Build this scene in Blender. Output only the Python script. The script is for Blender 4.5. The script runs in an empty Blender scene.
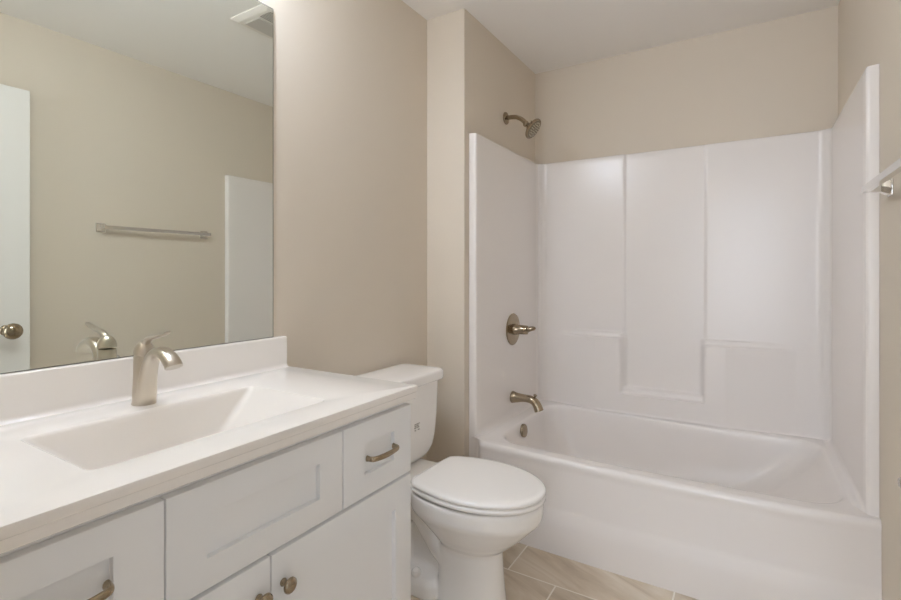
import bpy, bmesh, math, random
from mathutils import Vector, Matrix
random.seed(7)
PI = math.pi
S = bpy.context.scene
COL = S.collection

# ---------------------------------------------------------------- camera, light, exposure
cam_d = bpy.data.cameras.new('camera')
cam = bpy.data.objects.new('camera', cam_d); COL.objects.link(cam)
cam.location = (1.384, -0.045, 1.205)
cam.rotation_euler = (PI / 2, 0, math.radians(31.468))
cam_d.sensor_width = 36.0
cam_d.lens = 487.536 * 36 / 901
cam_d.shift_y = -(300 - 272.603) / 901
cam_d.clip_start = 0.01
S.camera = cam

wd = bpy.data.worlds.new('world'); S.world = wd; wd.use_nodes = True
wd.node_tree.nodes['Background'].inputs[0].default_value = (0.95, 0.99, 1.05, 1)
wd.node_tree.nodes['Background'].inputs[1].default_value = 0.35

S.view_settings.view_transform = 'Standard'
S.view_settings.look = 'None'
S.view_settings.gamma = 1.0
S.view_settings.use_curve_mapping = False
S.view_settings.exposure = 0.92
S.cycles.use_denoising = True
S.cycles.use_adaptive_sampling = False
S.cycles.max_bounces = 14
S.cycles.diffuse_bounces = 8
S.cycles.glossy_bounces = 8
S.cycles.sample_clamp_indirect = 6.0

def area(name, loc, size, size_y, power, color, target):
    d = bpy.data.lights.new(name, 'AREA'); d.shape = 'RECTANGLE'; d.size = size; d.size_y = size_y
    d.energy = power; d.color = color
    o = bpy.data.objects.new(name, d); COL.objects.link(o); o.location = loc
    o.rotation_euler = (Vector(target) - Vector(loc)).to_track_quat('-Z', 'Y').to_euler()
    return o

GLOBE_EMIT = 31.0
FILL_POWER = 12.4
# added soft fill light behind the camera, shining in through the open doorway
area('doorway_fill', (1.25, -1.30, 1.30), 1.1, 1.7, FILL_POWER, (0.91, 0.99, 1.13), (1.10, 1.5, 0.85))

# ---------------------------------------------------------------- materials
def srgb(r, g, b):
    f = lambda c: (c / 255 / 12.92) if c / 255 <= 0.04045 else ((c / 255 + 0.055) / 1.055) ** 2.4
    return (f(r), f(g), f(b), 1)

def mat(name, col, rough=0.5, metal=0.0, spec=0.5, bump=0.0, bscale=200.0, coat=0.0, var=0.0):
    m = bpy.data.materials.new(name); m.use_nodes = True
    nt = m.node_tree; b = nt.nodes['Principled BSDF']
    b.inputs['Base Color'].default_value = col
    b.inputs['Roughness'].default_value = rough
    b.inputs['Metallic'].default_value = metal
    b.inputs['Specular IOR Level'].default_value = spec
    b.inputs['Coat Weight'].default_value = coat
    b.inputs['Coat Roughness'].default_value = 0.08
    tc = nt.nodes.new('ShaderNodeTexCoord')
    if bump > 0 or var > 0:
        n = nt.nodes.new('ShaderNodeTexNoise'); n.inputs['Scale'].default_value = bscale
        n.inputs['Detail'].default_value = 3
        nt.links.new(tc.outputs['Object'], n.inputs['Vector'])
    if bump > 0:
        bp = nt.nodes.new('ShaderNodeBump'); bp.inputs['Strength'].default_value = bump
        bp.inputs['Distance'].default_value = 0.001
        nt.links.new(n.outputs['Fac'], bp.inputs['Height'])
        nt.links.new(bp.outputs['Normal'], b.inputs['Normal'])
    if var > 0:
        mx = nt.nodes.new('ShaderNodeMix'); mx.data_type = 'RGBA'
        mx.inputs['A'].default_value = tuple(c * (1 - var) for c in col[:3]) + (1,)
        mx.inputs['B'].default_value = tuple(min(1, c * (1 + var)) for c in col[:3]) + (1,)
        nt.links.new(n.outputs['Fac'], mx.inputs['Factor'])
        nt.links.new(mx.outputs['Result'], b.inputs['Base Color'])
    return m

M_WALL = mat('wall_paint', srgb(217, 207, 192), 0.75, spec=0.25, bump=0.08, bscale=420)
M_CEIL = mat('ceiling_paint', srgb(240, 237, 233), 0.9, spec=0.1, bump=0.1, bscale=300)
M_TRIM = mat('trim_paint', srgb(232, 229, 224), 0.35, spec=0.4)
M_CAB = mat('cabinet_paint', srgb(237, 237, 237), 0.38, spec=0.4)
M_GEL = mat('gelcoat', srgb(236, 231, 227), 0.24, spec=0.5)
M_PORC = mat('vitreous_china', srgb(243, 240, 236), 0.09, spec=0.5)
M_SEAT = mat('seat_plastic', srgb(247, 244, 240), 0.16, spec=0.5)
M_MARB = mat('cultured_marble', srgb(239, 234, 228), 0.14, spec=0.5)
M_NICK = mat('brushed_nickel', srgb(205, 196, 182), 0.28, metal=1.0, bump=0.05, bscale=500)
M_BRONZ = mat('warm_nickel', srgb(164, 149, 127), 0.19, metal=1.0)
M_CHROME = mat('polished_chrome', srgb(225, 222, 218), 0.10, metal=1.0)
M_MIRROR = mat('mirror_silver', srgb(236, 240, 233), 0.005, metal=1.0)
M_MEDGE = mat('mirror_edge', srgb(96, 98, 86), 0.3)
M_DARK = mat('dark_gap', srgb(105, 100, 92), 0.8)
M_PRINT = mat('grey_print', srgb(160, 156, 150), 0.6)
M_NOZ = mat('spray_face', srgb(128, 116, 96), 0.4, metal=0.5)
M_RUB = mat('nozzle_rubber', srgb(205, 196, 176), 0.5)
M_LENS = mat('light_lens', srgb(196, 191, 184), 0.5)
M_FAN = mat('fan_plastic', srgb(228, 222, 214), 0.5)

def opal(name, strength):
    m = bpy.data.materials.new(name); m.use_nodes = True
    b = m.node_tree.nodes['Principled BSDF']
    b.inputs['Base Color'].default_value = (0.9, 0.9, 0.88, 1)
    b.inputs['Emission Color'].default_value = (0.88, 0.985, 1.16, 1)
    b.inputs['Emission Strength'].default_value = strength
    return m

def floor_mat():
    m = bpy.data.materials.new('porcelain_floor_tile'); m.use_nodes = True
    nt = m.node_tree; L = nt.links; b = nt.nodes['Principled BSDF']
    N = lambda t: nt.nodes.new('ShaderNode' + t)
    def math_(op, a, b_=None, c=None):
        n = N('Math'); n.operation = op
        for i, v in enumerate((a, b_, c)):
            if v is None: continue
            if isinstance(v, (int, float)): n.inputs[i].default_value = v
            else: L.new(v, n.inputs[i])
        return n.outputs[0]
    g = N('NewGeometry'); sp = N('SeparateXYZ'); L.new(g.outputs['Position'], sp.inputs[0])
    X, Y = sp.outputs['X'], sp.outputs['Y']
    rv = math_('DIVIDE', math_('SUBTRACT', Y, 1.766), 0.302)
    row = math_('FLOOR', rv)
    fy = math_('SUBTRACT', rv, row)
    uv = math_('DIVIDE', math_('ADD', math_('SUBTRACT', X, 0.550), math_('MULTIPLY', row, 0.200)), 0.595)
    colm = math_('FLOOR', uv); fx = math_('SUBTRACT', uv, colm)
    ex = math_('MULTIPLY', math_('MINIMUM', fx, math_('SUBTRACT', 1.0, fx)), 0.595)
    ey = math_('MULTIPLY', math_('MINIMUM', fy, math_('SUBTRACT', 1.0, fy)), 0.302)
    gr = math_('LESS_THAN', math_('MINIMUM', ex, ey), 0.0030)
    cid = N('CombineXYZ'); L.new(row, cid.inputs[0]); L.new(colm, cid.inputs[1])
    wn = N('TexWhiteNoise'); wn.noise_dimensions = '2D'; L.new(cid.outputs[0], wn.inputs['Vector'])
    # streaky vein noise, slanted across each tile
    cx = N('CombineXYZ')
    L.new(math_('ADD', math_('MULTIPLY', math_('ADD', X, math_('MULTIPLY', Y, -0.45)), 2.2), math_('MULTIPLY', wn.outputs['Value'], 37.0)), cx.inputs[0])
    L.new(math_('MULTIPLY', math_('ADD', Y, math_('MULTIPLY', X, 0.45)), 13.0), cx.inputs[1])
    no = N('TexNoise'); no.inputs['Scale'].default_value = 1.0; no.inputs['Detail'].default_value = 5; no.inputs['Roughness'].default_value = 0.6
    no.inputs['Distortion'].default_value = 0.7
    L.new(cx.outputs[0], no.inputs['Vector'])
    cr = N('ValToRGB'); e = cr.color_ramp.elements
    e[0].position = 0.30; e[0].color = srgb(184, 168, 147)
    e[1].position = 0.72; e[1].color = srgb(224, 214, 199)
    k = e.new(0.5); k.color = srgb(207, 193, 173)
    L.new(no.outputs['Fac'], cr.inputs[0])
    hv = N('HueSaturation'); L.new(cr.outputs[0], hv.inputs['Color'])
    L.new(math_('ADD', math_('MULTIPLY', wn.outputs['Value'], 0.12), 0.94), hv.inputs['Value'])
    mx = N('Mix'); mx.data_type = 'RGBA'
    L.new(gr, mx.inputs['Factor']); L.new(hv.outputs[0], mx.inputs['A']); mx.inputs['B'].default_value = srgb(240, 234, 224)
    L.new(mx.outputs['Result'], b.inputs['Base Color'])
    b.inputs['Roughness'].default_value = 0.42
    bm_ = N('Bump'); bm_.inputs['Strength'].default_value = 0.4; bm_.inputs['Distance'].default_value = 0.002
    L.new(math_('SUBTRACT', 1.0, gr), bm_.inputs['Height']); L.new(bm_.outputs['Normal'], b.inputs['Normal'])
    return m
M_FLOOR = floor_mat()

# ---------------------------------------------------------------- mesh helpers
def obj(name, bm, m, parent=None, sharp=32, loc=None):
    bmesh.ops.remove_doubles(bm, verts=bm.verts, dist=1e-6)
    bmesh.ops.recalc_face_normals(bm, faces=bm.faces)
    th = math.radians(sharp)
    for f in bm.faces: f.smooth = True
    for e in bm.edges:
        e.smooth = not (len(e.link_faces) == 2 and e.calc_face_angle(0) > th)
    me = bpy.data.meshes.new(name); bm.to_mesh(me); bm.free()
    me.materials.append(m)
    o = bpy.data.objects.new(name, me); COL.objects.link(o)
    if parent is not None:
        o.parent = parent
        o.matrix_parent_inverse = Matrix.Translation(-parent_world(parent))
    return o

def parent_world(p):
    v = Vector((0, 0, 0))
    while p is not None:
        v += p.location; p = p.parent if (p.parent and p.matrix_parent_inverse == Matrix.Identity(4)) else None
    return v

def empty(name, loc, label, cat, group=None):
    o = bpy.data.objects.new(name, None); COL.objects.link(o); o.location = loc
    o.empty_display_size = 0.1
    return tag(o, label, cat, group)

def tag(o, label, cat, group=None):
    o['label'] = label; o['category'] = cat
    if group: o['group'] = group
    return o

def struct(name, bm, m, sharp=32):
    o = obj(name, bm, m, None, sharp); o['kind'] = 'structure'; return o

def box(bm, x0, x1, y0, y1, z0, z1, bev=0.0, seg=2):
    r = bmesh.ops.create_cube(bm, size=1.0)
    vs = r['verts']
    for v in vs:
        v.co = Vector(((x0 + x1) / 2 + v.co.x * (x1 - x0), (y0 + y1) / 2 + v.co.y * (y1 - y0), (z0 + z1) / 2 + v.co.z * (z1 - z0)))
    if bev > 0:
        es = list({e for v in vs for e in v.link_edges})
        bmesh.ops.bevel(bm, geom=es, offset=bev, segments=seg, profile=0.5, affect='EDGES')

def loft(bm, loops, cap0=True, cap1=True, closed=True):
    rows = [[bm.verts.new(p) for p in lp] for lp in loops]
    n = len(rows[0])
    for a, b in zip(rows, rows[1:]):
        for i in range(n if closed else n - 1):
            j = (i + 1) % n
            try: bm.faces.new((a[i], a[j], b[j], b[i]))
            except ValueError: pass
    if cap0: bm.faces.new(list(reversed(rows[0])))
    if cap1: bm.faces.new(rows[-1])
    return rows

def rr(cx, cy, hx, hy, r, k=6, m=6):
    """rounded rectangle, 4*(k+m) points, counter clockwise in a plane (u, v)"""
    r = max(1e-5, min(r, hx - 1e-5, hy - 1e-5)); pts = []
    cs = [(cx + hx - r, cy + hy - r, 0), (cx - hx + r, cy + hy - r, PI / 2), (cx - hx + r, cy - hy + r, PI), (cx + hx - r, cy - hy + r, 1.5 * PI)]
    for q in range(4):
        x, y, a = cs[q]
        arc = [(x + r * math.cos(a + PI / 2 * i / k), y + r * math.sin(a + PI / 2 * i / k)) for i in range(k + 1)]
        nx, ny, na = cs[(q + 1) % 4]
        e = (nx + r * math.cos(na), ny + r * math.sin(na))
        s = arc[-1]
        pts += arc
        pts += [(s[0] + (e[0] - s[0]) * i / m, s[1] + (e[1] - s[1]) * i / m) for i in range(1, m)]
    return pts

def tube(bm, path, radii, n=20, cap=True, up=None, power=2.0):
    """sweep an ellipse along a path; radii entries are r or (r_side, r_up)"""
    P = [Vector(p) for p in path]; loops = []
    prev = None
    for i, p in enumerate(P):
        t = (P[min(i + 1, len(P) - 1)] - P[max(i - 1, 0)]).normalized()
        if up is not None: ref = Vector(up)
        elif prev is None: ref = Vector((0, 0, 1)) if abs(t.z) < 0.9 else Vector((1, 0, 0))
        else: ref = prev
        u = (ref - t * ref.dot(t)).normalized(); s = t.cross(u); prev = u
        r = radii[i] if isinstance(radii, (list, tuple)) else radii
        a, b = r if isinstance(r, (list, tuple)) else (r, r)
        lp = []
        for q in range(n):
            th = 2 * PI * q / n; c, d = math.cos(th), math.sin(th)
            c = math.copysign(abs(c) ** (2 / power), c); d = math.copysign(abs(d) ** (2 / power), d)
            lp.append(p + s * (a * c) + u * (b * d))
        loops.append(lp)
    loft(bm, loops, cap, cap)

def lathe(bm, prof, org, axis, n=32):
    """profile [(radius, distance along axis)]"""
    ax = Vector(axis).normalized()
    ref = Vector((0, 0, 1)) if abs(ax.z) < 0.9 else Vector((1, 0, 0))
    u = (ref - ax * ref.dot(ax)).normalized(); s = ax.cross(u); o = Vector(org)
    loops = [[o + ax * d + (u * math.cos(2 * PI * i / n) + s * math.sin(2 * PI * i / n)) * max(r, 1e-4) for i in range(n)] for r, d in prof]
    loft(bm, loops)

def spline(pts, n=10):
    """Catmull-Rom through tuples of any length"""
    out = []
    Q = [pts[0]] + list(pts) + [pts[-1]]
    for i in range(1, len(Q) - 2):
        a, b, c, d = Q[i - 1], Q[i], Q[i + 1], Q[i + 2]
        for k in range(n):
            t = k / n
            out.append(tuple(0.5 * (2 * b_ + (c_ - a_) * t + (2 * a_ - 5 * b_ + 4 * c_ - d_) * t * t + (-a_ + 3 * b_ - 3 * c_ + d_) * t ** 3) for a_, b_, c_, d_ in zip(a, b, c, d)))
    out.append(tuple(pts[-1]))
    return out

def sm(a, b, x):
    if a == b: return 1.0 if x >= a else 0.0
    t = max(0.0, min(1.0, (x - a) / (b - a))); return t * t * (3 - 2 * t)

# ---------------------------------------------------------------- the room
XP, XR, YP, YB, ZC = 0.217, 1.747, 1.990, 2.902, 2.477
YF = 0.080                     # room face of the front wall with the doorway
T = 0.11
bm = bmesh.new(); box(bm, -T, XR + T, -1.9, YB + T, -0.06, 0.0); struct('floor', bm, M_FLOOR)
bm = bmesh.new(); box(bm, -T, XR + T, -0.03, YB + T, ZC, ZC + 0.08); struct('ceiling', bm, M_CEIL)
bm = bmesh.new(); box(bm, -T, 0, -0.03, YP, 0, ZC); struct('wall_left', bm, M_WALL)
bm = bmesh.new(); box(bm, -T, XP, YP, YB, 0, ZC, 0.0); struct('wall_alcove', bm, M_WALL)
bm = bmesh.new(); box(bm, -T, XR + T, YB, YB + T, 0, ZC); struct('wall_back', bm, M_WALL)
bm = bmesh.new(); box(bm, XR, XR + T, -0.03, YB, 0, ZC); struct('wall_right', bm, M_WALL)
DX0, DX1, DZ = 0.93, 1.70, 2.13
bm = bmesh.new(); box(bm, 0, DX0, -0.03, YF, 0, ZC)
box(bm, DX1, XR, -0.03, YF, 0, ZC); box(bm, DX0, DX1, -0.03, YF, DZ, ZC); struct('wall_front', bm, M_WALL)

def base(name, segs):
    bm = bmesh.new()
    for s in segs: box(bm, *s, 0.003, 1)
    struct(name, bm, M_TRIM)
base('baseboard_left', [(0, 0.014, 1.115, YP, 0, 0.10)])
base('baseboard_alcove', [(0.014, XP, YP - 0.014, YP, 0, 0.10)])
base('baseboard_right', [(XR - 0.014, XR, 0.99, 1.955, 0, 0.10)])
base('baseboard_front', [(0.57, DX0, YF, YF + 0.014, 0, 0.10)])

# ---------------------------------------------------------------- mirror
bm = bmesh.new(); box(bm, 0.0055, 0.006, 0.122, 1.0515, 0.9875, 2.0985)
mir = obj('wall_mirror', bm, M_MIRROR)
tag(mir, 'large frameless wall mirror above the vanity backsplash', 'mirror')
bm = bmesh.new(); box(bm, 0.0, 0.0055, 0.12, 1.0540, 0.986, 2.101)
obj('mirror_edge', bm, M_MEDGE, mir)

# ---------------------------------------------------------------- vanity cabinet
CY0, CY1, XF, XD = 0.122, 1.108, 0.526, 0.545
van = empty('vanity_cabinet', (0.27, 0.615, 0), 'white shaker bathroom vanity cabinet under the sink counter', 'cabinet')
bm = bmesh.new()
X0 = 0.003
for a, b in ((CY0, CY0 + 0.016), (CY1 - 0.016, CY1)):
    box(bm, X0, XF, a, b, 0.10, 0.8415, 0.001, 1); box(bm, X0, XF - 0.07, a, b, 0.0, 0.10)
box(bm, X0, XF, CY0 + 0.016, CY1 - 0.016, 0.10, 0.118)
box(bm, X0, X0 + 0.008, CY0 + 0.016, CY1 - 0.016, 0.118, 0.8415)
box(bm, XF - 0.085, XF - 0.07, CY0 + 0.016, CY1 - 0.016, 0.0, 0.10)
for a, b in ((0.118, 0.14), (0.60, 0.65), (0.80, 0.8415)): box(bm, XF - 0.019, XF, CY0 + 0.016, CY1 - 0.016, a, b)
for a, b in ((CY0 + 0.016, CY0 + 0.04), (0.385, 0.425), (0.595, 0.64), (0.81, 0.85), (CY1 - 0.04, CY1 - 0.016)): box(bm, XF - 0.0188, XF - 0.0002, a, b, 0.118, 0.8413)
obj('carcass', bm, M_CAB, van)

def front(name, y0, y1, z0, z1, fy, fz, flat=False):
    bm = bmesh.new()
    def R(x, a, b, c, d): return [(x, a, c), (x, b, c), (x, b, d), (x, a, d)]
    b = 0.002
    lp = [R(XF, y0, y1, z0, z1), R(XD - b, y0, y1, z0, z1), R(XD - b * .3, y0 + b * .3, y1 - b * .3, z0 + b * .3, z1 - b * .3), R(XD, y0 + b, y1 - b, z0 + b, z1 - b)]
    lp += [R(XD, y0 + fy, y1 - fy, z0 + fz, z1 - fz), R(XD - 0.0012, y0 + fy + .0007, y1 - fy - .0007, z0 + fz + .0007, z1 - fz - .0007),
           R(XD - 0.0115, y0 + fy + 0.001, y1 - fy - 0.001, z0 + fz + 0.001, z1 - fz - 0.001)]
    loft(bm, lp)
    return obj(name, bm, M_CAB, van, sharp=25)

def pull(par, yc, zc, half=0.054):
    bm = bmesh.new()
    pts = spline([(XD + 0.001, -half, 0), (XD + 0.014, -half + 0.001, 0), (XD + 0.0215, -half + 0.008, 0), (XD + 0.0245, -half * .45, -0.001), (XD + 0.0255, 0, -0.0015),
                  (XD + 0.0245, half * .45, -0.001), (XD + 0.0215, half - 0.008, 0), (XD + 0.014, half - 0.001, 0), (XD + 0.001, half, 0)], 6)
    n = len(pts) - 1
    rad = []
    for i in range(len(pts)):
        t = abs(i / n * 2 - 1)
        rad.append((0.0075 - 0.001 * t + 0.0018 * max(0, t - .85) / .15, 0.0048 + 0.0016 * t ** 3))
    tube(bm, [(p[0], yc + p[1], zc + p[2]) for p in pts], [(b, a) for a, b in rad], n=14, up=(0, 0, 1))
    o = obj('handle', bm, M_BRONZ, par, sharp=60); o['label'] = 'brushed nickel bow pull'
    return o

def knob(par, y, z):
    bm = bmesh.new()
    lathe(bm, [(0.008, 0), (0.0085, 0.002), (0.006, 0.005), (0.0055, 0.012), (0.008, 0.016), (0.0145, 0.019), (0.0165, 0.022), (0.016, 0.025), (0.012, 0.0285), (0.006, 0.0300), (0.0, 0.0304)], (XD, y, z), (1, 0, 0), 28)
    o = obj('knob', bm, M_BRONZ, par, sharp=60); o['label'] = 'brushed nickel mushroom knob'
    return o

d1 = front('drawer', 0.126, 0.4035, 0.629, 0.822, 0.077, 0.056); d1['label'] = 'left drawer with a bow pull'
d2 = front('false_front', 0.4065, 0.8260, 0.629, 0.822, 0.073, 0.056); d2['label'] = 'wide middle panel without a handle'
d3 = front('drawer', 0.8290, 1.1055, 0.629, 0.822, 0.077, 0.056); d3['label'] = 'right drawer with a bow pull'
pull(d1, 0.263, 0.7265); pull(d3, 0.9675, 0.7265)
o1 = front('door', 0.126, 0.6170, 0.115, 0.621, 0.072, 0.074); o1['label'] = 'left door'
o2 = front('door', 0.6200, 1.1055, 0.115, 0.621, 0.072, 0.074); o2['label'] = 'right door'
knob(o1, 0.588, 0.552); knob(o2, 0.6485, 0.552)

# ---------------------------------------------------------------- vanity top with moulded basin and backsplash
VX1, VY0, VY1, VZ = 0.568, 0.085, 1.109, 0.880
top = empty('sink_countertop', (0.28, 0.6, 0.842), 'glossy white vanity top with moulded rectangular sink basin', 'countertop')
bm = bmesh.new()
ocx, ocy, ohx, ohy = VX1 / 2, (VY0 + VY1) / 2, VX1 / 2, (VY1 - VY0) / 2
def outer(z, ins, r=0.003):
    return [(x, y, z) for x, y in rr(ocx, ocy, ohx - ins, ohy - ins, max(r - ins * 0.2, 0.002))]
bcx, bcy, bhx, bhy = 0.3125, 0.5905, 0.1495, 0.2600
def inner(z, ins, r, dy=0.0): return [(x, y, z) for x, y in rr(bcx, bcy, bhx - ins, bhy - ins - dy, r)]
L_ = [inner(0.8425, -0.012, 0.03), outer(0.8425, 0.005), outer(0.8435, 0.0035), outer(0.8605, 0.0032), outer(0.8622, 0.0008), outer(0.8635, 0.0), outer(0.8775, 0.0), outer(0.8793, 0.0006), outer(0.880, 0.0024)]
L_ += [inner(0.880, -0.008, 0.022), inner(0.8793, -0.004, 0.020)]
rows = loft(bm, L_, cap0=False, cap1=False)
obj('counter_slab', bm, M_MARB, top, sharp=50)
bm = bmesh.new()
L_ = [inner(0.8793, -0.004, 0.020), inner(0.877, -0.001, 0.019), inner(0.873, 0.0015, 0.018)]
for t in [0.12, 0.3, 0.5, 0.7, 0.85]:
    L_.append(inner(0.873 - 0.105 * t, 0.0015 + 0.010 * t, 0.018 + 0.01 * t, dy=0.092 * t))
L_ += [inner(0.766, 0.014, 0.032, 0.086), inner(0.763, 0.020, 0.03, 0.094), inner(0.761, 0.035, 0.025, 0.105), inner(0.7595, 0.10, 0.012, 0.10)]
loft(bm, L_, cap0=False)
basin = obj('sink_basin', bm, M_MARB, top, sharp=60)
bm = bmesh.new()
lathe(bm, [(0.021, 0), (0.021, 0.0015), (0.018, 0.003), (0.012, 0.0030), (0.010, 0.004), (0.0, 0.0045)], (bcx, bcy, 0.7590), (0, 0, 1), 24)
obj('drain', bm, M_NICK, basin)['label'] = 'brushed nickel drain stopper'
bm = bmesh.new()
prof = [(0.0, 0.8795), (0.0, 0.985), (0.0155, 0.985), (0.0185, 0.9835), (0.0195, 0.980), (0.0200, 0.892), (0.0215, 0.887), (0.025, 0.883), (0.031, 0.8797)]
loft(bm, [[(x, y, z) for x, z in prof] for y in (VY0, VY0 + 0.3, VY0 + 0.7, VY1 - 0.0115, VY1 - 0.010)])
obj('backsplash', bm, M_MARB, top, sharp=50)

# ---------------------------------------------------------------- faucet
fx, fy_ = 0.100, 0.591
fau = empty('sink_faucet', (fx, fy_, 0.88), 'brushed nickel single lever faucet behind the sink basin', 'faucet')
bm = bmesh.new()
lp = []
for z, a, b, dx in [(0.880, .0285, .0265, 0), (0.883, .0285, .0265, 0), (0.886, .0270, .0255, 0), (0.90, .0262, .0248, 0), (0.93, .0250, .0236, .001), (0.96, .0240, .0226, .001), (0.985, .0232, .0220, 0), (0.997, .0230, .0218, 0), (1.0, .0220, .021, 0)]:
    lp.append([(fx + dx + a * math.cos(2 * PI * i / 32), fy_ + b * math.sin(2 * PI * i / 32), z) for i in range(32)])
loft(bm, lp)
obj('body', bm, M_NICK, fau, sharp=50)
bm = bmesh.new()
P = spline([(fx + 0.004, 0.886, .0255, .0245), (fx + 0.012, 0.915, .0225, .0225), (fx + 0.021, 0.950, .018, .0200), (fx + 0.034, 0.985, .0145, .0185), (fx + 0.056, 1.008, .0125, .0180),
            (fx + 0.084, 1.0140, .0125, .0182), (fx + 0.110, 1.006, .0135, .0190), (fx + 0.128, 0.993, .0142, .0196), (fx + 0.135, 0.983, .0145, .0198)], 7)
tube(bm, [(p[0], fy_, p[1]) for p in P], [(p[2], p[3]) for p in P], n=28, up=(0, 1, 0), power=2.4)
sp = obj('spout', bm, M_NICK, fau, sharp=50)
bm = bmesh.new()
lathe(bm, [(0.0225, 0), (0.0228, 0.003), (0.0225, 0.010), (0.0205, 0.018), (0.016, 0.026), (0.011, 0.032), (0.0, 0.036)], (fx, fy_, 1.0025), (0.12, 0, 1), 32)
P = spline([(fx + 0.002, 1.022, .013, .012), (fx + 0.014, 1.035, .009, .010), (fx + 0.032, 1.044, .0060, .0095), (fx + 0.056, 1.0485, .0044, .0100), (fx + 0.082, 1.0540, .0036, .0100), (fx + 0.102, 1.0595, .0030, .0090), (fx + 0.112, 1.064, .0025, .006)], 6)
tube(bm, [(p[0], fy_, p[1]) for p in P], [(p[2], p[3]) for p in P], n=18, up=(0, 1, 0))
obj('lever_handle', bm, M_NICK, fau, sharp=50)

# ---------------------------------------------------------------- toilet
TY = 1.540
toi = empty('toilet', (0.42, TY, 0), 'white two-piece toilet with closed elongated lid beside the tub', 'toilet')
def egg(z, xb, xf, w, back=0.7, xm=None, n=48, pb=2.6, pf=2.0):
    """egg outline from xb to xf; w is half width, back is the squareness of the rear"""
    if xm is None: xm = xb + (xf - xb) * 0.46
    pts = []
    for i in range(n):
        t = 2 * PI * i / n; c, s = math.cos(t), math.sin(t)
        if c >= 0: p = pf; x = xm + (xf - xm) * abs(c) ** (2 / p)
        else: p = pb; x = xm - (xm - xb) * abs(c) ** (2 / p)
        y = w * math.copysign(abs(s) ** (2 / p), s)
        pts.append((x, TY + y, z))
    return pts
bm = bmesh.new()
loft(bm, [egg(0.400, 0.300, 0.756, 0.172), egg(0.407, 0.290, 0.768, 0.181), egg(0.402, 0.283, 0.776, 0.186), egg(0.388, 0.281, 0.779, 0.188), egg(0.350, 0.281, 0.776, 0.186), egg(0.335, 0.290, 0.768, 0.181), egg(0.322, 0.305, 0.756, 0.173), egg(0.295, 0.335, 0.730, 0.158),
          egg(0.265, 0.365, 0.700, 0.140), egg(0.235, 0.385, 0.666, 0.118), egg(0.214, 0.39, 0.640, 0.098), egg(0.205, 0.390, 0.629, 0.089), egg(0.19, 0.392, 0.627, 0.085, pb=4), egg(0.12, 0.392, 0.631, 0.087, pb=4), egg(0.06, 0.390, 0.636, 0.091, pb=4), egg(0.02, 0.386, 0.641, 0.096, pb=4), egg(0.0, 0.386, 0.641, 0.096, pb=4)])
# deck under the tank
loft(bm, [[(x, y, z) for x, y in rr(0.185, TY, 0.165, h, 0.05)] for z, h in ((0.340, 0.09), (0.355, 0.125), (0.375, 0.14), (0.400, 0.145), (0.4065, 0.140))])
# rear foot and web
loft(bm, [[(x, y, z) for x, y in rr(0.265, TY, 0.150 - d, h, 0.06)] for z, h, d in ((0.0, 0.112, 0), (0.02, 0.112, 0.0), (0.045, 0.108, .003), (0.065, 0.096, 0.012), (0.082, 0.070, 0.03), (0.09, 0.045, 0.05))])
loft(bm, [[(x, y, z) for x, y in rr(0.30, TY, 0.14, h, 0.03)] for z, h in ((0.05, 0.04), (0.2, 0.030), (0.30, 0.035), (0.36, 0.06))])
for s in (-1, 1):                                   # trapway bulging on both flanks
    P = spline([(0.50, 0.215, .055), (0.45, 0.150, .05), (0.40, 0.165, .047), (0.345, 0.225, .045), (0.290, 0.280, .043), (0.240, 0.260, .043), (0.215, 0.19, .043), (0.225, 0.10, .045), (0.23, 0.03, .05)], 8)
    tube(bm, [(p[0], TY + s * 0.042, p[1]) for p in P], [p[2] * 0.82 for p in P], n=18, up=(0, 1, 0))
bowl = obj('bowl', bm, M_PORC, toi, sharp=180)
md = bowl.modifiers.new('fuse', 'REMESH'); md.mode = 'VOXEL'; md.voxel_size = 0.0055; md.use_smooth_shade = True
md = bowl.modifiers.new('soften', 'SMOOTH'); md.factor = 0.5; md.iterations = 6
for s in (-1, 1):
    bm = bmesh.new()
    lathe(bm, [(0.019, 0), (0.019, 0.006), (0.017, 0.012), (0.011, 0.018), (0.0, 0.020)], (0.315, TY + s * 0.084, 0.072), (0, s * 0.35, 1), 20)
    obj('bolt_cap', bm, M_SEAT, bowl)

def lidloop(z, ins, cx=0.52):
    xb, xf, w, wb = 0.325 + ins, 0.785 - ins, 0.190 - ins, 0.148 - ins
    pts = []
    nb, nf = 8, 26
    side = []
    for i in range(nb): 
        x = xb + (cx - xb) * i / nb
        h = wb + (w - wb) * math.sin(PI / 2 * i / nb)
        if i == 0: h -= 0.012
        side.append((x, h))
    for i in range(nf + 1):
        a = PI / 2 * i / nf
        side.append((cx + (xf - cx) * math.sin(a) ** 0.97, w * max(0, math.cos(a)) ** 0.95))
    pts = [(x, TY + h, z) for x, h in side] + [(x, TY - h, z) for x, h in reversed(side[:-1])]
    pts.append((xb - 0.004, TY - wb * 0.55, z)); pts.append((xb - 0.004, TY + wb * 0.55, z))
    return pts
bm = bmesh.new(); loft(bm, [lidloop(z, i) for z, i in ((0.4095, 0.010), (0.4105, 0.004), (0.414, 0.0005), (0.421, 0.0), (0.4255, 0.002), (0.427, 0.007))])
seat = obj('seat', bm, M_SEAT, toi, sharp=50)
bm = bmesh.new(); loft(bm, [lidloop(z, i) for z, i in ((0.4295, 0.008), (0.4305, 0.003), (0.434, 0.000), (0.441, 0.0005), (0.4455, 0.004), (0.448, 0.011), (0.4495, 0.025), (0.451, 0.07), (0.4515, 0.12))])
obj('lid', bm, M_SEAT, toi, sharp=50)
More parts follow.
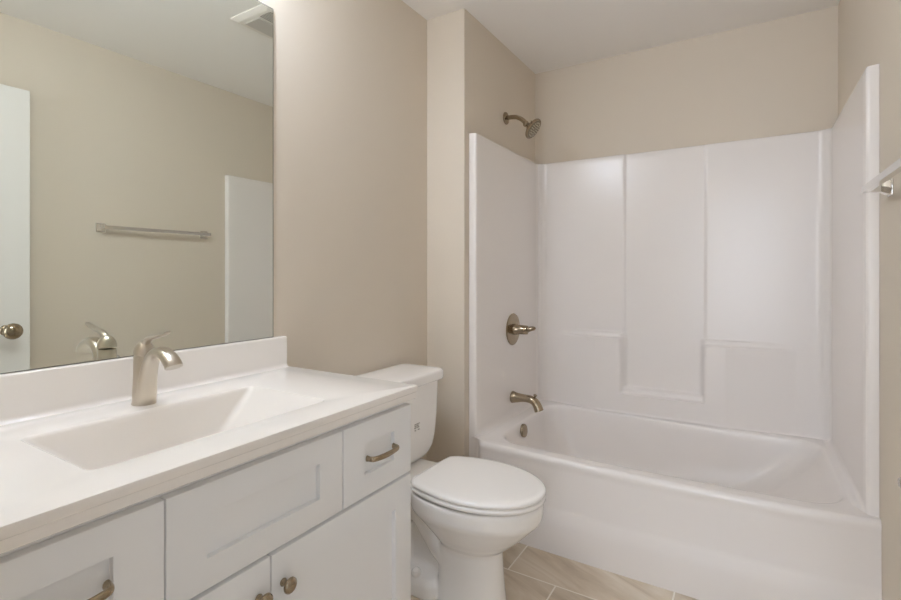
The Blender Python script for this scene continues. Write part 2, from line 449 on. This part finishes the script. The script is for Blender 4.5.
for s in (-1, 1):
    bm = bmesh.new(); box(bm, 0.302, 0.334, TY + s * 0.075 - 0.020, TY + s * 0.075 + 0.020, 0.405, 0.434, 0.006, 3)
    obj('hinge', bm, M_SEAT, toi)

TK = 0.128
bm = bmesh.new()
def tk(z, hx, hy, r, dx=0.0): return [(x, y, z) for x, y in rr(TK + dx, TY, hx, hy, r, 8, 6)]
loft(bm, [tk(0.408, 0.050, 0.130, 0.03, -0.012), tk(0.411, 0.066, 0.148, 0.035, -0.010), tk(0.420, 0.079, 0.165, 0.04, -0.008), tk(0.438, 0.087, 0.186, 0.04, -0.006), tk(0.465, 0.0925, 0.2010, 0.04, -0.004), tk(0.51, 0.0955, 0.2100, 0.038, -0.002), tk(0.60, 0.099, 0.2150, 0.036), tk(0.715, 0.102, 0.2190, 0.035), tk(0.742, 0.102, 0.2195, 0.035)])
tank = obj('tank', bm, M_PORC, toi, sharp=60)
bm = bmesh.new()
def tl(z, ins): return [(x, y, z) for x, y in rr(TK + 0.001, TY, 0.1175 - ins, 0.2390 - ins, 0.036, 8, 6)]
loft(bm, [tl(0.7405, 0.012), tl(0.7415, 0.006), tl(0.744, 0.002), tl(0.750, 0.0), tl(0.774, 0.0), tl(0.781, 0.002), tl(0.7845, 0.006), tl(0.786, 0.012), tl(0.788, 0.03), tl(0.790, 0.07)])
obj('tank_lid', bm, M_PORC, toi, sharp=60)
bm = bmesh.new()
xt = TK + 0.101
lathe(bm, [(0.014, 0), (0.014, 0.006), (0.009, 0.010), (0.008, 0.02), (0.0, 0.021)], (xt - 0.001, TY - 0.145, 0.680), (1, 0, 0), 20)
tube(bm, [(xt + 0.016, TY - 0.150, 0.680), (xt + 0.018, TY - 0.11, 0.677), (xt + 0.018, TY - 0.075, 0.672)], [(.006, .008), (.005, .008), (.004, .009)], 12, up=(0, 0, 1))
obj('flush_lever', bm, M_CHROME, tank)['label'] = 'chrome flush lever'
bm = bmesh.new()                                   # small grey printed maker's block on the tank front
xq = TK + 0.0983
rows_ = [(0.585, [(0.0, .010), (.014, .012), (.030, .006)]), (0.578, [(0.002, .014), (.020, .008)]), (0.571, [(0.0, .012), (.018, .014)]), (0.560, [(0.003, .006), (.026, .009)])]
for z, segs in rows_:
    for y, w in segs: box(bm, xq - 0.002, xq + 0.0022, 1.566 + y, 1.566 + y + w, z, z + 0.0026)
obj('printed_label', bm, M_PRINT, tank)['label'] = 'small grey printed text on tank front'

# ---------------------------------------------------------------- tub and surround
tub = empty('tub_surround', (0.98, 2.44, 0), 'white one-piece bathtub and shower surround in the alcove', 'bathtub')
LX, RX, BY, FY, TZ, RZ = 0.257, 1.7125, 2.868, 2.034, 1.885, 0.410
XC = 0.5 * (LX + RX)
CR = 0.055
# plan path of the inner face: left front -> back -> right front
path = []
def addp(x, y, nx, ny): path.append((x, y, nx, ny))
NF = 5
for i in range(NF):                                # rounded front edge at left
    a = PI / 2 * i / (NF - 1); r = 0.012
    addp(LX - r + r * math.sin(a), FY + r - r * math.cos(a), math.sin(a), -math.cos(a))
for i in range(1, 15): addp(LX, FY + 0.012 + (BY - CR - FY - 0.012) * i / 15, 1, 0)
iL = len(path)
for i in range(0, 11):
    a = PI / 2 * i / 10; addp(LX + CR - CR * math.cos(a), BY - CR + CR * math.sin(a), math.cos(a), -math.sin(a))
NB = 240
for i in range(1, NB): addp(LX + CR + (RX - LX - 2 * CR) * i / NB, BY, 0, -1)
for i in range(0, 11):
    a = PI / 2 * i / 10; addp(RX - CR + CR * math.sin(a), BY - CR + CR * math.cos(a), -math.sin(a), -math.cos(a))
iR = len(path) - 1
for i in range(1, 15): addp(RX, BY - CR - (BY - CR - FY - 0.012) * i / 15, -1, 0)
for i in range(NF):
    a = PI / 2 * i / (NF - 1); r = 0.012
    addp(RX + r - r * math.cos(a), FY + r - r * math.sin(a), -math.cos(a), -math.sin(a))

def relief(x, y, z):
    """how far the moulded shelves stand out of the back panel"""
    if y < BY - 0.03: return 0.0
    nl, nr = 0.780, 1.188                           # recessed middle column
    wz = 0.006
    left = 1 - sm(nl - 0.010, nl + 0.004, x)
    right = sm(nr - 0.008, nr + 0.008, x)
    side = max(1 - sm(nl - 0.032, nl + 0.016, x), sm(nr - 0.028, nr + 0.006, x))
    up = 0.010 * left + 0.006 * right               # upper fields stand a little proud of the column
    fade = max(0.0, min(1.0, (x - 0.32) / 0.30)) * max(0.0, min(1.0, (1.62 - x) / 0.34))
    zl = 0.862 if x < 1 else 0.852
    ledge = 1 - 0.45 * sm(zl - 0.032, zl - 0.024, z) - 0.55 * sm(zl - 0.006, zl + 0.004, z)
    low_mid = 1 - 0.45 * sm(0.518, 0.526, z) - 0.55 * sm(0.546, 0.556, z)
    shelf = max(ledge * side, low_mid)
    return max(up, 0.050 * shelf * fade)

zs = [RZ - 0.01 + i * 0.0 for i in range(0)]
z = RZ
while z < TZ - 0.012:
    zs.append(z)
    z += 0.006 if z < 0.95 else 0.03
zs.append(TZ - 0.010)
def row_pts(z, off=0.0, ext=None):
    out = []
    for (x, y, nx, ny) in path:
        q = 0.030 if y < BY - 0.03 else 0.005
        fl = q * max(0.0, 1 - (z - RZ) / q)
        fillet = q - math.sqrt(max(0, q ** 2 - fl ** 2)) if fl > 0 else 0.0
        d = relief(x, y, z) + fillet * sm(FY + 0.012, FY + 0.07, y) - off
        out.append(Vector((x + nx * d, y + ny * d, z)))
    return out
rows = [row_pts(z) for z in zs]
for off, z in ((0.0008, TZ - 0.006), (0.003, TZ - 0.002), (0.007, TZ), (0.013, TZ)):
    rows.append(row_pts(z, off))
last = []
for (x, y, nx, ny), p in zip(path, rows[-1]):
    q = Vector((x - nx * 0.0315, y - ny * 0.0315, TZ))
    q.x = min(max(q.x, XP + 0.001), XR - 0.001); q.y = min(q.y, YB - 0.002)
    last.append(q)
rows.append(last)
def panel(name, a, b, lab):
    bm = bmesh.new()
    rs = [[p.copy() for p in r[a:b + 1]] for r in rows]
    if a == 0:
        for r in rs: r.insert(0, Vector((XP + 0.001, FY, r[0].z)))
    if b == len(path) - 1:
        for r in rs: r.append(Vector((XR - 0.001, FY, r[-1].z)))
    loft(bm, rs, False, False, closed=False)
    o = obj(name, bm, M_GEL, tub, sharp=60); o['label'] = lab
panel('side_panel', 0, iL, 'left end panel behind the tub spout')
panel('back_panel', iL, iR, 'long back panel with moulded shelves')
panel('side_panel', iR, len(path) - 1, 'right end panel')

# basin and deck
bm = bmesh.new()
def tl_(x0, x1, y0, y1, r, z): return [(x, y, z) for x, y in rr((x0 + x1) / 2, (y0 + y1) / 2, (x1 - x0) / 2, (y1 - y0) / 2, r, 12, 16)]
def bow(x): 
    t = max(0.0, 1 - ((x - XC) / 0.745) ** 2); return 0.030 * t
YR = 2.006                                          # front of the deck before the bow
L_ = [tl_(XP + 0.001, XR - 0.001, YR, YB - 0.003, 0.003, RZ), tl_(LX + 0.03, RX - 0.02, YR + 0.012, BY - 0.03, 0.02, RZ + 0.0008)]
OX0, OX1, OY0, OY1 = 0.352, 1.672, 2.066, 2.811
L_ += [tl_(OX0 - 0.014, OX1 + 0.014, OY0 - 0.014, OY1 + 0.014, 0.13, RZ), tl_(OX0 - 0.006, OX1 + 0.006, OY0 - 0.006, OY1 + 0.006, 0.13, RZ - 0.002), tl_(OX0, OX1, OY0, OY1, 0.125, RZ - 0.008), tl_(OX0 + 0.004, OX1 - 0.008, OY0 + 0.003, OY1 - 0.003, 0.125, RZ - 0.018)]
for i in range(1, 13):
    t = i / 12; e = t ** 3.2
    zz = RZ - 0.018 - 0.305 * t ** 0.9
    L_.append(tl_(OX0 + 0.004 + 0.030 * t + 0.09 * e, OX1 - 0.008 - 0.24 * t - 0.12 * e, OY0 + 0.003 + 0.025 * t + 0.06 * e, OY1 - 0.003 - 0.025 * t - 0.06 * e, 0.125, zz))
z0 = L_[-1][0][2]
L_.append(tl_(OX0 + 0.17, OX1 - 0.38, OY0 + 0.13, OY1 - 0.13, 0.10, z0 - 0.006))
for lp in L_[:3]:
    pass
def ends(x):                                        # rounded ends of the rim, running into the upright flanges
    t = max(0.0, min(1.0, (x - LX) / 0.055)); r = sm(0.0, 0.14, RX + 0.030 - x)
    return t * t * (3 - 2 * t) * (0.70 + 0.30 * r)
def yfront(x): return FY - (FY - YR + bow(x)) * ends(x)
def bowed(p):
    x, y, z = p
    k = max(0.0, 1 - (y - YR) / 0.40) if y > YR else 1.0
    return (x, y + (yfront(x) - YR) * k, z)
loft(bm, [[bowed(p) for p in lp] for lp in L_], cap0=False)
bas = obj('basin', bm, M_GEL, tub, sharp=60); bas['label'] = 'bathtub basin with flat rim'
# apron
bm = bmesh.new()
prof = [(0.036, 0.0), (0.037, 0.03), (0.036, 0.12), (0.033, 0.155), (0.024, 0.180), (0.021, 0.20), (0.019, 0.30), (0.018, 0.355), (0.0185, 0.375), (0.0165, 0.390), (0.011, 0.402), (0.004, 0.4085), (-0.004, RZ)]
lp = []
prof = [(d - 0.006 * (z < 0.38), z) for d, z in prof]
NX = 150
for i in range(NX + 1):
    x = XP + 0.001 + (XR - XP - 0.002) * i / NX
    e = ends(x); A = FY - YR + bow(x) * 0.0; B = bow(x)
    lp.append([(x, FY - e * (A + B * (0.4 + 0.6 * min(1, z / 0.4)) + d), z) for d, z in prof])
loft(bm, lp, False, False, closed=False)
obj('apron', bm, M_GEL, tub, sharp=60)['label'] = 'front apron down to the tile floor'
bm = bmesh.new()
oc, oa = (0.359, 2.365, 0.366), Vector((1, 0.0, 0.12))
lathe(bm, [(0.034, 0), (0.035, 0.003), (0.035, 0.010), (0.032, 0.014), (0.012, 0.016), (0.0, 0.0162)], oc, oa, 32)
obj('overflow_cover', bm, M_BRONZ, bas, sharp=40)['label'] = 'round brushed nickel overflow cover'

# ---------------------------------------------------------------- shower head, valve, spout
sh = empty('wall_shower', (XP, 2.455, 2.07), 'brushed nickel shower head on bent arm above surround', 'shower head')
SY = 2.455
bm = bmesh.new(); lathe(bm, [(0.034, 0), (0.035, 0.003), (0.032, 0.008), (0.021, 0.012), (0.014, 0.014), (0.0, 0.014)], (XP, SY, 2.072), (1, 0, 0), 32)
obj('wall_flange', bm, M_BRONZ, sh)
bm = bmesh.new()
P = spline([(0.218, 2.073), (0.252, 2.073), (0.283, 2.068), (0.310, 2.054), (0.330, 2.036), (0.338, 2.026)], 6)
tube(bm, [(p[0], SY, p[1]) for p in P], 0.0122, 18, up=(0, 1, 0))
obj('shower_arm', bm, M_BRONZ, sh, sharp=60)
hd = Vector((0.79, 0.03, -0.61)).normalized()
h0 = Vector((0.334, SY, 2.026))
bm = bmesh.new(); lathe(bm, [(0.012, -0.004), (0.016, 0.0), (0.017, 0.010), (0.013, 0.016), (0.016, 0.022), (0.028, 0.036), (0.045, 0.046), (0.056, 0.052), (0.059, 0.057), (0.059, 0.064), (0.056, 0.067), (0.0, 0.0665)], h0, hd, 40)
spray = obj('spray_head', bm, M_BRONZ, sh, sharp=40)
bm = bmesh.new()
lathe(bm, [(0.051, 0.0), (0.051, 0.0015), (0.045, 0.0025), (0.0, 0.0035)], h0 + hd * 0.0665, hd, 40)
face = obj('spray_face', bm, M_NOZ, spray, sharp=40)
bm = bmesh.new()
u = Vector((0, 0, 1)); u = (u - hd * u.dot(hd)).normalized(); s_ = hd.cross(u)
for ring, cnt in ((0.013, 6), (0.026, 12), (0.039, 18)):
    for i in range(cnt):
        a = 2 * PI * i / cnt + ring * 40
        lathe(bm, [(0.0034, 0), (0.0028, 0.003), (0.0, 0.0035)], h0 + hd * 0.069 + (u * math.cos(a) + s_ * math.sin(a)) * ring, hd, 8)
obj('spray_nozzles', bm, M_RUB, spray, sharp=40)
bm = bmesh.new()
e0 = h0 + hd * 0.060 + (u * 0.35 - s_ * 0.0 + s_ * 0.93).normalized() * 0.056
tube(bm, [e0, e0 + (s_ * 0.93 + u * 0.2).normalized() * 0.022], [0.005, 0.0035], 10)
obj('spray_lever', bm, M_BRONZ, spray)

va = empty('shower_valve', (LX, 2.462, 0.889), 'brushed nickel shower valve handle with round plate', 'shower valve')
bm = bmesh.new(); lathe(bm, [(0.088, 0), (0.089, 0.003), (0.086, 0.007), (0.066, 0.0105), (0.061, 0.010), (0.034, 0.014), (0.0, 0.014)], (LX, 2.462, 0.889), (1, 0, 0), 48)
obj('escutcheon', bm, M_BRONZ, va, sharp=40)
bm = bmesh.new(); lathe(bm, [(0.032, 0.010), (0.031, 0.028), (0.026, 0.034), (0.0255, 0.078), (0.024, 0.088), (0.018, 0.091), (0.0, 0.092)], (LX, 2.462, 0.889), (1, 0, 0), 32)
hnd = obj('handle', bm, M_BRONZ, va, sharp=40)
bm = bmesh.new()
P = spline([(0.340, 2.462, 0.890, .0145), (0.352, 2.463, 0.893, .014), (0.362, 2.464, 0.896, .0135), (0.371, 2.467, 0.898, .0125), (0.378, 2.473, 0.899, .011), (0.381, 2.480, 0.900, .008)], 6)
tube(bm, [p[:3] for p in P], [p[3] for p in P], 16)
obj('lever', bm, M_BRONZ, hnd, sharp=60)

ts = empty('tub_spout', (LX, 2.455, 0.512), 'brushed nickel tub spout above the overflow cover', 'tub spout')
bm = bmesh.new()
P = spline([(LX, 0.512, .032, .031), (LX + 0.006, 0.512, .033, .032), (LX + 0.03, 0.512, .027, .0265), (LX + 0.070, 0.514, .021, .0225), (LX + 0.105, 0.513, .021, .0225), (LX + 0.127, 0.506, .022, .0235), (LX + 0.143, 0.491, .023, .0245), (LX + 0.153, 0.472, .024, .026), (LX + 0.159, 0.456, .025, .027)], 6)
tube(bm, [(p[0], 2.455, p[1]) for p in P], [(p[2], p[3]) for p in P], n=28, up=(0, 1, 0))
spo = obj('spout', bm, M_BRONZ, ts, sharp=60)
bm = bmesh.new(); lathe(bm, [(0.005, 0), (0.0045, 0.012), (0.008, 0.016), (0.0105, 0.020), (0.010, 0.024), (0.0, 0.026)], (LX + 0.132, 2.455, 0.518), (0.25, 0, 1), 20)
obj('diverter_knob', bm, M_BRONZ, ts, sharp=60)

# ---------------------------------------------------------------- towel bar and paper holder on the right wall
tb = empty('towel_bar', (XR, 1.566, 1.458), 'polished square towel bar on the beige right wall', 'towel bar')
YA, YZ = 1.270, 1.880
for yy in (YA, YZ):
    bm = bmesh.new()
    box(bm, XR - 0.006, XR, yy - 0.025, yy + 0.025, 1.458 - 0.025, 1.458 + 0.025, 0.0025, 2)
    loft(bm, [[(x, yy + a, 1.458 + b) for a, b in ((-h, -h), (h, -h), (h, h), (-h, h))] for x, h in ((XR - 0.005, 0.021), (XR - 0.014, 0.018), (XR - 0.026, 0.0105), (XR - 0.066, 0.0095))])
    obj('post', bm, M_CHROME, tb, sharp=30)
bm = bmesh.new(); box(bm, XR - 0.068, XR - 0.049, YA - 0.011, YZ + 0.011, 1.4485, 1.4685, 0.0015, 1)
obj('bar', bm, M_CHROME, tb, sharp=30)

tp = empty('paper_holder', (XR, 1.42, 0.706), 'chrome toilet paper holder low on the right wall', 'paper holder')
for yy in (1.345, 1.500):
    bm = bmesh.new()
    lathe(bm, [(0.026, 0), (0.026, 0.004), (0.022, 0.009), (0.011, 0.013), (0.010, 0.036), (0.013, 0.042), (0.013, 0.056), (0.010, 0.059), (0.0, 0.060)], (XR, yy, 0.706), (-1, 0, 0), 24)
    obj('post', bm, M_CHROME, tp, sharp=40)
bm = bmesh.new(); tube(bm, [(XR - 0.050, 1.345, 0.706), (XR - 0.050, 1.500, 0.706)], 0.008, 16)
obj('roller', bm, M_CHROME, tp, sharp=40)

# ---------------------------------------------------------------- the open door, seen in the mirror
dr = bpy.data.objects.new('door_1', None); COL.objects.link(dr); dr.location = (1.69, 0.12, 0); dr['kind'] = 'structure'
DFX, DY0, DY1 = 1.672, 0.150, 0.930
bm = bmesh.new()
box(bm, DFX, DFX + 0.035, DY0, DY1, 0.012, 2.106, 0.002, 1)
obj('door_slab', bm, M_TRIM, dr)
bm = bmesh.new()
for z0_, z1_ in ((0.20, 0.92), (1.08, 1.98)):
    def R2(x, i): return [(x, DY0 + 0.13 + i, z0_ + i), (x, DY1 - 0.155 - i, z0_ + i), (x, DY1 - 0.155 - i, z1_ - i), (x, DY0 + 0.13 + i, z1_ - i)]
    loft(bm, [R2(DFX + 0.001, 0.0), R2(DFX - 0.005, 0.004), R2(DFX - 0.005, 0.014), R2(DFX - 0.001, 0.022), R2(DFX - 0.001, 0.045), R2(DFX - 0.004, 0.06)])
obj('panel_moulding', bm, M_TRIM, dr, sharp=20)
bm = bmesh.new()
kz, ky = 0.928, 0.838
lathe(bm, [(0.026, -0.001), (0.026, 0.004), (0.022, 0.009), (0.010, 0.012), (0.0075, 0.03), (0.0075, 0.058), (0.018, 0.064), (0.032, 0.072), (0.038, 0.083), (0.038, 0.090), (0.032, 0.101), (0.018, 0.108), (0.0, 0.110)], (DFX, ky, kz), (-1, 0, 0), 32)
kn = obj('door_knob', bm, M_BRONZ, dr, sharp=50); kn['label'] = 'brushed nickel door knob'
bm = bmesh.new(); box(bm, DFX + 0.006, DFX + 0.029, DY1 - 0.001, DY1 + 0.0012, kz - 0.028, kz + 0.028, 0.0, 1)
obj('latch_plate', bm, M_BRONZ, dr)

# ---------------------------------------------------------------- exhaust fan with light, seen in the mirror
fan = empty('exhaust_fan', (0.700, 1.585, ZC), 'white ceiling exhaust fan with grille and light lens', 'exhaust fan')
bm = bmesh.new()
loft(bm, [[(x, y, zz) for x, y in rr(0.700, 1.600, 0.1400 - i, 0.1430 - i, 0.006, 3, 3)] for zz, i in ((ZC, 0.0), (ZC - 0.004, 0.0), (ZC - 0.017, 0.022), (ZC - 0.019, 0.030))])
cov = obj('cover', bm, M_FAN, fan, sharp=20)
bm = bmesh.new(); box(bm, 0.680, 0.790, 1.505, 1.69, ZC - 0.0235, ZC - 0.018, 0.002, 1)
obj('light_lens', bm, M_LENS, cov)
bm = bmesh.new()
for i in range(7):
    x = 0.592 + i * 0.0115; box(bm, x, x + 0.0030, 1.50, 1.69, ZC - 0.0203, ZC - 0.0185)
obj('grille_slots', bm, M_DARK, cov)

# ---------------------------------------------------------------- vanity light above the mirror
vl = empty('vanity_light', (0.0, 0.59, 2.36), 'three globe vanity light on wall above the mirror', 'wall lamp')
bm = bmesh.new(); box(bm, 0.0, 0.025, 0.30, 0.88, 2.330, 2.390, 0.006, 3)
obj('back_plate', bm, M_NICK, vl)
M_OPAL = opal('opal_glass_lit', GLOBE_EMIT)
for yy in (0.40, 0.59, 0.78):
    bm = bmesh.new(); tube(bm, [(0.02, yy, 2.360), (0.07, yy, 2.360), (0.125, yy, 2.354), (0.135, yy, 2.335)], 0.008, 14)
    lathe(bm, [(0.02, 0), (0.03, 0.012), (0.03, 0.025)], (0.135, yy, 2.350), (0, 0, -1), 24)
    arm = obj('arm', bm, M_NICK, vl)
    bm = bmesh.new(); bmesh.ops.create_uvsphere(bm, u_segments=24, v_segments=16, radius=0.058)
    bmesh.ops.translate(bm, verts=bm.verts, vec=(0.135, yy, 2.285))
    obj('glass_globe', bm, M_OPAL, arm)['label'] = 'lit opal glass globe'
